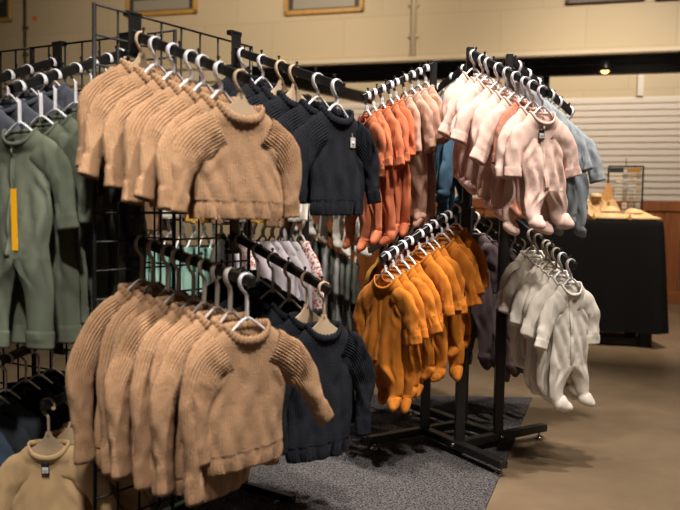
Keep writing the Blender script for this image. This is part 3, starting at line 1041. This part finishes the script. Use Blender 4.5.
# dark tops low on the left
ik = [tee_parts(91 + i, INK, top=-.068 - XL, W=.115, L=.3, necktag=mat('grey_label', (0.10, 0.095, 0.09), .6)) for i in range(2)]
sb = tee_parts(95, SLATE, top=-.068 - XL, W=.115, L=.3); bb_ = tee_parts(96, DBLUE, top=-.068 - XL, W=.115, L=.3)
hang_row(*ARMS['drkL'], [(bb_, 'denim blue long-sleeved top', 'top'), (sb, 'dark slate long-sleeved top', 'top'), (sb, 'dark slate long-sleeved top', 'top'), (ik[0], 'black top', 'top'), (ik[1], 'black top', 'top'), (ik[0], 'black top', 'top'), (ik[1], 'black top', 'top')],
         'the low left rail', 'dark tops on the low left rail', yB + R(30), HCX, name='shirt', jit=4)
bg = [tee_parts(101, BEIGE, top=-.068 - XL, W=.105, L=.34, sl=(.09, .10), arms=((.42, .38), (.62, .42)), fw=.03, tagm=(-.004, .036, TAGD, TAGW, 1.0))] + [tee_parts(102 + i, BEIGE, top=-.068 - XL, W=.105, L=.34, arms=((.4, .2), (.7, .4))) for i in range(2)]
D = 'beige long-sleeved bodysuit'
hang_row(*ARMS['beiL'], [(bg[0], D + ' with black price tag', 'bodysuit', HBX), (bg[1], D, 'bodysuit', HBX), (bg[2], D, 'bodysuit', HCX), (bg[1], D, 'bodysuit', HCX)],
         'the lowest left rail', 'beige bodysuits on the lowest rail', yB + R(24), HB, name='bodysuit', s0=.3, jit=4)

# ------------------------------------------------------------------ garments on the four-way rack
LAB = mat('cream_neck_label', (0.80, 0.72, 0.60), .6)


def sleepers(seed, m, n=3, **k):
    k.setdefault('body', .33); k.setdefault('leg', .135)
    poses = [((.55, .15), (.5, .1)), ((.65, .25), (.5, .2)), ((.5, .05), (.6, .3)), ((.8, .2), (.55, .1))]
    b0, l0 = k.pop('body'), k.pop('leg')
    rs = random.Random(seed)
    return [sleeper_parts(seed + i, m, arms=tuple((p[0] + rs.uniform(-.15, .15), p[1] + rs.uniform(-.15, .2)) for p in poses[i % 4]), fw=rs.uniform(-.02, .08),
                          body=b0 * (1 + (rs.uniform(-.05, .05) if i else 0)), leg=l0 * (1 + (rs.uniform(-.1, .25) if i else 0)), **k) for i in range(n)]


yl, yf, yr, yb = yaw_of(lf), yaw_of(fr), yaw_of(-lf), yaw_of(-fr)
ru = sleepers(201, RUST, 5); mv = sleepers(211, MAUVE, 4)
hang_row(*ARM4['rust'], [(ru[i % 5], 'rust orange footed sleeper', 'sleeper', HW) for i in range(5)] + [(mv[i % 4], 'dusty mauve footed sleeper', 'sleeper', HWB if i == 0 else HW) for i in range(4)],
         'the upper rust rail', 'rust and mauve sleepers on the upper arm', yl - R(8), HW, name='sleeper', s0=.12)
ms = sleepers(221, MUST, 6, necktag=LAB, body=.31, leg=.11)
hang_row(*ARM4['must'], [(ms[i % 6], 'mustard footed sleeper', 'sleeper', HW) for i in range(10)],
         'the mustard rail', 'mustard sleepers on the lower arm', yl + R(10), HW, name='sleeper', s0=.12)
PRINT = mat('rust_print_jersey', (0.45, 0.20, 0.13), .95, bump=.2, bscale=400, mottle=.6, mscale=70)
ZP = mat('pink_zip', (0.70, 0.48, 0.42), .5)
pk0 = sleeper_parts(231, PINK, arms=((.50, .05), (.52, .18)), sl=(.07, .07), body=.265, leg=.082, toes=(.5, .9), tagm=(-.018, .045, TAGD, TAGW, 1.05), zipm=ZP, necktag=LAB)
pk = sleepers(232, PINK, 5, body=.27, leg=.10, necktag=LAB)
pr_ = sleeper_parts(239, PRINT, W=.09, body=.27, leg=.1)
hang_row(*ARM4['pink'], [(pk0, 'pale pink footed zip sleeper with black price tag', 'sleeper', HW, {'yaw': -6}), (pk[0], 'pale pink footed sleeper', 'sleeper'), (pr_, 'rust patterned footed sleeper', 'sleeper')] + [(pk[1 + i % 4], 'pale pink footed sleeper', 'sleeper') for i in range(6)],
         'the pink rail', 'pink sleepers on the upper front arm', yf - R(4), HW, name='sleeper', s0=.06)
gy = sleepers(241, GREY, 3, body=.30, leg=.11)
hang_row(*ARM4['grey'], [(gy[i % 3], 'grey blue footed sleeper', 'sleeper') for i in range(6)], 'the grey rail', 'grey blue sleepers on the right arm', yr + R(6), HW, name='sleeper', s0=.12)
bl = sleepers(251, BLUE, 2)
hang_row(*ARM4['blue'], [(bl[i % 2], 'teal blue sleeper', 'sleeper') for i in range(3)], 'the rear blue rail', 'teal blue sleepers on the rear arm', yb, HW, name='sleeper', s0=.12, s1=.5)
wh = sleepers(261, WHITE, 6, body=.30, leg=.11)
hang_row(*ARM4['whit'], [(wh[i % 6], 'cream white footed sleeper', 'sleeper', HW if i < 2 else HWB) for i in range(7)], 'the white rail', 'white sleepers on the lower right arm', yf - R(6), HW, name='sleeper', s0=.42)
pl = sleepers(271, PLUM, 3, body=.33, leg=.15)
hang_row(*ARM4['plum'], [(pl[i % 3], 'dark plum footed sleeper', 'sleeper') for i in range(6)], 'the plum rail', 'plum sleepers on the lower rear arm', yr + R(10), HWB, name='sleeper', s0=.1)
oc = sleeper_parts(281, OCHRE); bk_ = sleeper_parts(282, BRICK); wc = sleeper_parts(283, WHITE)
hang_row(*ARM4['yell'], [(oc, 'ochre yellow sleeper', 'sleeper'), (bk_, 'brick red sleeper', 'sleeper'), (wc, 'cream sleeper', 'sleeper'), (bk_, 'brick red sleeper', 'sleeper')],
         'the arm behind the mustard rail', 'mixed sleepers on the rear lower arm', yb + R(15), HG, name='sleeper', s0=.15, s1=.75)

# ------------------------------------------------------------------ racks farther back, seen between the near ones
MINT = cloth('mint_jersey', (0.30, 0.50, 0.42)); LAV = cloth('lavender_grey_jersey', (0.46, 0.42, 0.44)); OLIVE = cloth('olive_grey_jersey', (0.085, 0.085, 0.070))
PALEG = cloth('pale_grey_jersey', (0.34, 0.34, 0.33)); BRN = cloth('brown_jersey', (0.22, 0.13, 0.07))


def floral():
    m = bpy.data.materials.new('red_floral_cotton'); m.use_nodes = True
    nt = m.node_tree; b = nt.nodes['Principled BSDF']; b.inputs['Roughness'].default_value = .9
    tc = nt.nodes.new('ShaderNodeTexCoord'); v = nt.nodes.new('ShaderNodeTexNoise'); v.inputs['Scale'].default_value = 120; v.inputs['Detail'].default_value = 2
    nt.links.new(tc.outputs['Object'], v.inputs['Vector'])
    r = nt.nodes.new('ShaderNodeValToRGB'); e = r.color_ramp.elements
    r.color_ramp.interpolation = 'CONSTANT'
    e[0].position = 0; e[0].color = (0.80, 0.74, 0.70, 1); e[1].position = .54; e[1].color = (0.52, 0.10, 0.08, 1)
    nt.links.new(v.outputs['Fac'], r.inputs[0]); nt.links.new(r.outputs[0], b.inputs['Base Color'])
    return m


FLOR = floral()


def straight_rack(name, a, b, label, post_h, tiers):
    a = np.array(a, float); b = np.array(b, float)
    o = np.array([(a[0] + b[0]) / 2, (a[1] + b[1]) / 2, 0])
    r = link(name, None, None, o)
    tag(r, label, 'clothing rack')
    d = (b - a); d[2] = 0; d /= np.linalg.norm(d); n = np.array([-d[1], d[0], 0])
    for p in (a, b):
        q = np.array([p[0], p[1], 0]) - o
        link('post', make_mesh('post', [bar(q + [0, 0, .03], q + [0, 0, post_h], .03)], BLACK, False), r)
        link('base_bar', make_mesh('base_bar', [bar(q - n * .25 + [0, 0, .02], q + n * .25 + [0, 0, .02], .035, .035)], BLACK, False), r)
    for h in tiers:
        q0, q1 = a - o, b - o
        q0[2] = q1[2] = h
        link('rail', make_mesh('rail', [bar(q0, q1, .022, .022)], BLACK, False), r)


ra = at(128, 233, 3.5); rb = at(306, 226, 3.75); rb[2] = ra[2]
ra[2] = rb[2] = .885
straight_rack('straight_rack', ra, rb, 'black straight clothing rack with mint and lavender clothes behind the gridwall', 1.38, (.885, 1.35))
mp_ = [pants_parts(301 + i, MINT) for i in range(2)]
lv = [dress_parts(305 + i, LAV, hemw=.12) for i in range(2)]
fl = dress_parts(309, FLOR, hemw=.12); dk = dress_parts(310, OLIVE)
its = [(fl, 'red and white floral cotton dress', 'dress', HG, {'yaw': 48, 'name': 'dress', 'scale': 1.4})] + [(lv[i % 2], 'lavender grey long-sleeved dress', 'dress', HG, {'yaw': 52, 'name': 'dress', 'scale': 1.42}) for i in range(5)] + \
      [(fl, 'red and white floral dress', 'dress', HG, {'yaw': 45, 'name': 'dress', 'scale': 1.1}), (lv[0], 'lavender grey dress', 'dress', HG, {'yaw': 40, 'name': 'dress'}), (dk, 'dark olive dress', 'dress', HG, {'name': 'dress', 'yaw': 10})] + [(mp_[i % 2], 'mint green baby pants', 'pants', HW, {'yaw': 12, 'scale': 1.25}) for i in range(8)]
hang_row(ra, rb, its, 'the lower rear rail', 'clothes on the rear lower rail', yaw_of(np.array([1.0, 0, 0])) - R(20), HW, s0=.06, name='baby_pants')
ra2, rb2 = ra.copy(), rb.copy(); ra2[2] = rb2[2] = 1.35
ck = [dress_parts(321, WHITE, L=.40), dress_parts(322, OCHRE, L=.42), dress_parts(323, BRN, L=.44)]
hang_row(ra2, rb2, [(ck[(i * 2) % 3], ('cream white', 'brown', 'ochre')[i % 3] + ' baby dress', 'dress') for i in range(9)], 'the upper rear rail', 'clothes on the rear upper rail', yaw_of(np.array([1.0, 0, 0])) - R(20), HW, s0=.06, name='dress')

ga0 = at(284, 209, 4.75); ga1 = at(358, 250, 4.35)
rr = link('waterfall_rack', None, None, (ga0[0], ga0[1], 0))
tag(rr, 'black waterfall rack of grey and olive clothes in the background', 'clothing rack')
o_ = np.array([ga0[0], ga0[1], 0])
link('post', make_mesh('post', [bar((0, 0, .03), (0, 0, 1.5), .04)], BLACK, False), rr)
for an_ in (0, math.pi / 2):
    c_, s_ = math.cos(an_ + .4) * .4, math.sin(an_ + .4) * .4
    link('base_bar', make_mesh('base_bar', [bar((-c_, -s_, .02), (c_, s_, .02), .035)], BLACK, False), rr)
face_arm(rr, o_, ga0, ga1, False, 10)
gu0 = ga0 + [0, 0, .50]; gu1 = ga1 + [0, 0, .54]
face_arm(rr, o_, gu0, gu1, False, 10)
gg = [dress_parts(331, PALEG, L=.40), dress_parts(332, OLIVE, L=.42), dress_parts(333, LAV, L=.4), dress_parts(334, cloth('grey_green_jersey', (.13, .14, .12)), L=.42)]
seq = [1, 3, 3, 0, 1, 0, 3, 1, 0, 2, 1, 0, 3, 2]
nm = {0: 'pale grey', 1: 'dark olive', 2: 'lavender grey', 3: 'grey green'}
gdir = ga1 - ga0
hang_row(ga0, ga1, [(gg[k], nm[k] + ' baby dress', 'dress') for k in seq], 'the background arm', 'grey and olive dresses in the background', yaw_of(gdir) + R(42), HWB, s0=.05, name='dress', jit=6)
cr = sleepers(341, WHITE, 2, W=.09)
hang_row(gu0, gu1, [(cr[i % 2], 'cream footed sleeper', 'sleeper') for i in range(6)], 'the upper background arm', 'cream sleepers in the background', yaw_of(gdir), HW, s0=.15, name='sleeper')

# ------------------------------------------------------------------ display table on the right
TX = np.array([.39, -.079, 0]); TX /= np.linalg.norm(TX); TY = np.array([-TX[1], TX[0], 0])
tr = np.array([2.235, 5.38, 0])        # front right corner of the table
TW, TD, TH = 1.95, .72, .886
tyaw = math.atan2(TX[1], TX[0])
tc_ = tr - TX * TW / 2 + TY * TD / 2
t = link('display_table', None, None, tc_, (0, 0, tyaw))
tag(t, 'dark display table hidden under a black cloth by the back wall', 'table')
DT = mat('dark_table', (0.018, 0.016, 0.015), .5)
link('tabletop', make_mesh('tabletop', [box((0, 0, TH - .02), (TW - .02, TD - .02, .036))], DT, False), t)
for sx in (-1, 1):
    for sy in (-1, 1):
        link('leg', make_mesh('leg', [bar((sx * (TW / 2 - .07), sy * (TD / 2 - .06), .0), (sx * (TW / 2 - .07), sy * (TD / 2 - .06), TH - .03), .05 + .03 * (sx > 0))], DT, False), t)
for sy in (-1, 1):
    link('base_rail', make_mesh('base_rail', [bar((-TW / 2 + .07, sy * (TD / 2 - .06), .035), (TW / 2 - .07, sy * (TD / 2 - .06), .035), .04, .05)], DT, False), t)


def cloth_box():
    n = 260
    per = 2 * (TW + TD)
    rows = [(-.40, 0), (-.15, 0), (0, 0), (.004, .006), (.03, .012), (.1, .016), (.25, .02), (.45, .024), (.62, .028), (.78, .032)]
    P = []
    rs = random.Random(5)
    ks = [(rs.uniform(8, 30), rs.uniform(0, 6.3)) for _ in range(5)]
    for k, (dz, out) in enumerate(rows):
        ring = []
        for i in range(n):
            s = i / n * per
            if s < TW: p = np.array([-TW / 2 + s, -TD / 2]); nn = np.array([0, -1.0])
            elif s < TW + TD: p = np.array([TW / 2, -TD / 2 + s - TW]); nn = np.array([1.0, 0])
            elif s < 2 * TW + TD: p = np.array([TW / 2 - (s - TW - TD), TD / 2]); nn = np.array([0, 1.0])
            else: p = np.array([-TW / 2, TD / 2 - (s - 2 * TW - TD)]); nn = np.array([-1.0, 0])
            if dz < 0:
                q = p * (1 + dz); z = TH + .006
            else:
                f = sum(math.sin(a * s + b) for a, b in ks) / 5
                cnr = min(abs(s - c) for c in (0, TW, TW + TD, 2 * TW + TD, per))
                ex = math.exp(-(cnr / .06) ** 2) * dz * .06
                q = p + nn * (out + f * .020 * dz / .78 + ex); z = TH + .006 - dz + .01 * math.sin(s * 3) * dz
            ring.append((q[0], q[1], z))
        P.append(ring)
    return rings(P, cap0=True)


tag(link('tablecloth', make_mesh('tablecloth', [cloth_box()], cloth('black_tablecloth', (0.010, 0.010, 0.010))), None, tc_, (0, 0, tyaw)), 'black cloth draped to the floor over the display table', 'tablecloth')
TZ = TH + .0075


def on_table(u, dy):
    """point on the table top whose column is u, dy behind the front edge"""
    o = tr + TY * dy
    d = ray(u, 215); d = np.array([d[0], d[1]])
    A_ = np.array([[TX[0], -d[0]], [TX[1], -d[1]]])
    s, _ = np.linalg.solve(A_, -(o[:2] - CP[:2]))
    p = o + TX * s
    return np.array([p[0], p[1], TZ])


# earring card rack
p = on_table(624, .42)
cw, ch = .245, .40
rk2 = link('card_display_rack', None, None, p, (0, 0, tyaw - .08))
tag(rk2, 'black wire card rack standing on the display table', 'display rack')
link('rack_frame', make_mesh('rack_frame', [bar((-cw / 2, 0, 0), (-cw / 2, 0, ch), .012), bar((cw / 2, 0, 0), (cw / 2, 0, ch), .012), bar((-cw / 2, 0, ch), (cw / 2, 0, ch), .012),
     bar((-cw / 2, -.06, .006), (-cw / 2, .08, .006), .012), bar((cw / 2, -.06, .006), (cw / 2, .08, .006), .012)], BLACK, False), rk2)
link('crossbars', make_mesh('crossbars', [cyl((-cw / 2, 0, .05 + k * .055), (cw / 2, 0, .05 + k * .055), .003, 6) for k in range(7)], BLACK), rk2)
link('header_stem', make_mesh('header_stem', [cyl((0, 0, ch), (0, 0, ch + .06), .003, 6)], BLACK), rk2)
cms = [mat('card_%s' % n_, c_, .6) for n_, c_ in (('kraft', (.42, .33, .23)), ('grey', (.40, .37, .33)), ('cream', (.62, .54, .42)), ('taupe', (.28, .23, .18)))]
gm = mat('jewellery_gold', (.6, .38, .12), .3, .9)
rs = random.Random(3)
cR = Matrix.Rotation(tyaw - .08, 3, 'Z')
for r_ in range(6):
    for c_ in range(5):
        if rs.random() < .08: continue
        q = Vector(p) + cR @ Vector((-cw / 2 + .03 + c_ * .046, -.010, .052 + r_ * .055))
        k = rs.randrange(4)
        o = link('jewellery_card', make_mesh('jewellery_card', [box((0, 0, 0), (.036, .002, .044))], cms[k], False), None, q, (rs.uniform(-.05, .05), rs.uniform(-.05, .05), tyaw - .08))
        tag(o, '%s jewellery card, %s column, %s row up, on the card rack' % (('kraft brown', 'grey', 'cream', 'taupe')[k], ORD[c_], ORD[r_]), 'jewellery card', 'jewellery cards on the table rack')
        link('earring', make_mesh('earring', [lathe([(.001, .004), (.005, 0), (.001, -.006)], 8, (sx * .007, -.004, .004)) for sx in (-1, 1)], gm), o)
for k, (dx, col_) in enumerate(((-.066, (.03, .028, .025)), (.058, (.32, .16, .03)))):
    q = Vector(p) + cR @ Vector((dx, -.009, .372))
    o = link('header_card', make_mesh('header_card', [box((0, 0, 0), (.10, .003, .036))], mat('header_card_%d' % k, col_, .5), False), None, q, (0, 0, tyaw - .08))
    tag(o, ('black', 'amber')[k] + ' header card at the top of the card rack', 'card')

CREAM = mat('cream_leatherette', (0.80, 0.55, 0.28), .5); LWOOD = wood('light_wood', (0.55, 0.29, 0.09), (0.72, 0.42, 0.16), 4, (10, 10, 2)); OAK = wood('warm_wood', (0.40, 0.18, 0.05), (0.55, 0.28, 0.09), 4, (10, 10, 2))


def bust(pos, h, wd_, lean, label, m, yw=0.0):
    r = link('necklace_bust', None, None, pos, (0, 0, tyaw + yw))
    tag(r, label, 'jewellery display')
    out = []
    for t in np.linspace(0, 1, 24):
        pass
    a = np.linspace(0, 2 * np.pi, 40, endpoint=False)
    prof = []
    for k in a:                                   # rounded shoulders with a neck
        x = math.sin(k) * wd_ / 2; z = h * (.36 - .36 * math.cos(k))
        if math.cos(k) < -.55: x *= .62; z = h * .62 + (z - h * .62) * 1.0
        prof.append((x, z))
    sh = []
    for y, s_ in ((-.018, .86), (-.024, .93), (-.012, 1), (.006, 1), (.014, .9)):
        sh.append([[x * s_, y + z * lean, (z - h * .36) * s_ + h * .36] for x, z in prof])
    link('chest_form', make_mesh('chest_form', [rings(sh, cap0=True, cap1=True)], m), r)
    link('neck_form', make_mesh('neck_form', [lathe([(.02, 0), (wd_ * .24, .004), (wd_ * .25, .02), (wd_ * .22, .034), (.01, .038)], 20, (0, h * .70 * lean - .028, h * .58))], m), r)
    link('easel_foot', make_mesh('easel_foot', [bar((0, .012, h * .45), (0, .09, .006), .02, .006), box((0, .0, .004), (.05, .05, .008))], OAK, False), r)
    c = np.array([[math.sin(k) * wd_ * .22, -.030 + (h * .5 - .04 - abs(math.cos(k)) * .02) * lean, h * .46 - .055 * math.cos(k)] for k in np.linspace(-2.2, 2.2, 24)])
    link('necklace', make_mesh('necklace', [rings(tube(c, .0016, .0016, 6))], gm), r)


bust(on_table(596, .12), .26, .16, .25, 'upright cream necklace bust at the left of the table display', CREAM, .2)
# upright wooden paddle behind the bust
q = on_table(604, .24)
r = link('display_paddle', None, None, q, (-.18, .12, tyaw))
tag(r, 'tall oval wooden display paddle leaning behind the necklace bust', 'jewellery display')
pl_ = [(math.sin(a) * (.042 + .012 * math.cos(a)), .16 - .115 * math.cos(a)) for a in np.linspace(0, 2 * np.pi, 32, endpoint=False)]
link('paddle_board', make_mesh('paddle_board', [extrude(pl_, -.008, .008)], OAK, False), r)
link('paddle_base', make_mesh('paddle_base', [box((0, 0, .02), (.09, .06, .04), bev=.006)], OAK, False), r)


def dish(pos, sx, sy, h, label, m, tip=0.0, point=0.0, yw=0.0):
    r = link('necklace_stand', None, None, pos, (0, 0, tyaw + yw))
    tag(r, label, 'jewellery display')
    n = 36
    P = []
    for s_, z in ((.80, 0), (.97, .006), (1, .014), (.94, .024), (.72, .42 * h), (.46, .72 * h), (.26, .94 * h), (.10, h)):
        ring = []
        for i in range(n):
            a = 2 * np.pi * i / n
            ex = 1 + point * max(0, math.cos(a)) ** 3
            ring.append((sx * s_ * math.cos(a) * ex - point * .25 * sx * (1 - s_), sy * s_ * math.sin(a), z))
        P.append(ring)
    link('sloped_form', make_mesh('sloped_form', [rings(P, cap0=True, cap1=True)], m), r)
    c = np.array([(sx * .62 * math.cos(a), sy * .62 * math.sin(a) - .002, h * .55 + .004) for a in np.linspace(0, 2 * np.pi, 28, endpoint=False)])
    link('bead_strand', make_mesh('bead_strand', [rings(tube(c, .004, .004, 6, side=(0, 0, 1), closed=True), closed_u=True)], OAK), r)


dish(on_table(611, .10), .115, .085, .10, 'low round cream necklace stand at the middle of the table', CREAM, 0, 0)
dish(on_table(634, .12), .10, .08, .085, 'low cream necklace stand with a long pointed tip at the right', CREAM, 0, .9)
q = on_table(613, .27)
r = link('ring_block', None, None, q, (0, 0, tyaw + .3))
tag(r, 'cream slanted block behind the round necklace stand', 'jewellery display')
link('slanted_block', make_mesh('slanted_block', [extrude([(-.05, 0), (.05, 0), (.045, .06), (-.01, .15), (-.045, .13)], -.035, .035)], CREAM, False), r)
link('plinth', make_mesh('plinth', [box((0, 0, .012), (.12, .09, .024), bev=.004)], LWOOD, False), r)
for k, (u, dy) in enumerate(((594, .06), (630, .05), (627, .2))):
    q = on_table(u, dy)
    o = link('ring_holder', None, None, q, (0, 0, tyaw))
    tag(o, ('tiny brown ring holder in front of the necklace bust', 'tiny brown ring holder between the two low necklace stands', 'small wooden ring holder in front of the card rack')[k], 'jewellery display')
    link('cone', make_mesh('cone', [lathe([(.016, 0), (.017, .006), (.008, .03), (.003, .05), (.001, .052)], 12)], OAK), o)
    link('ring', make_mesh('ring', [rings(tube(np.array([(.010 * math.cos(a), .010 * math.sin(a), .022) for a in np.linspace(0, 6.283, 16, endpoint=False)]), .0018, .0018, 6, side=(0, 0, 1), closed=True), closed_u=True)], gm), o)
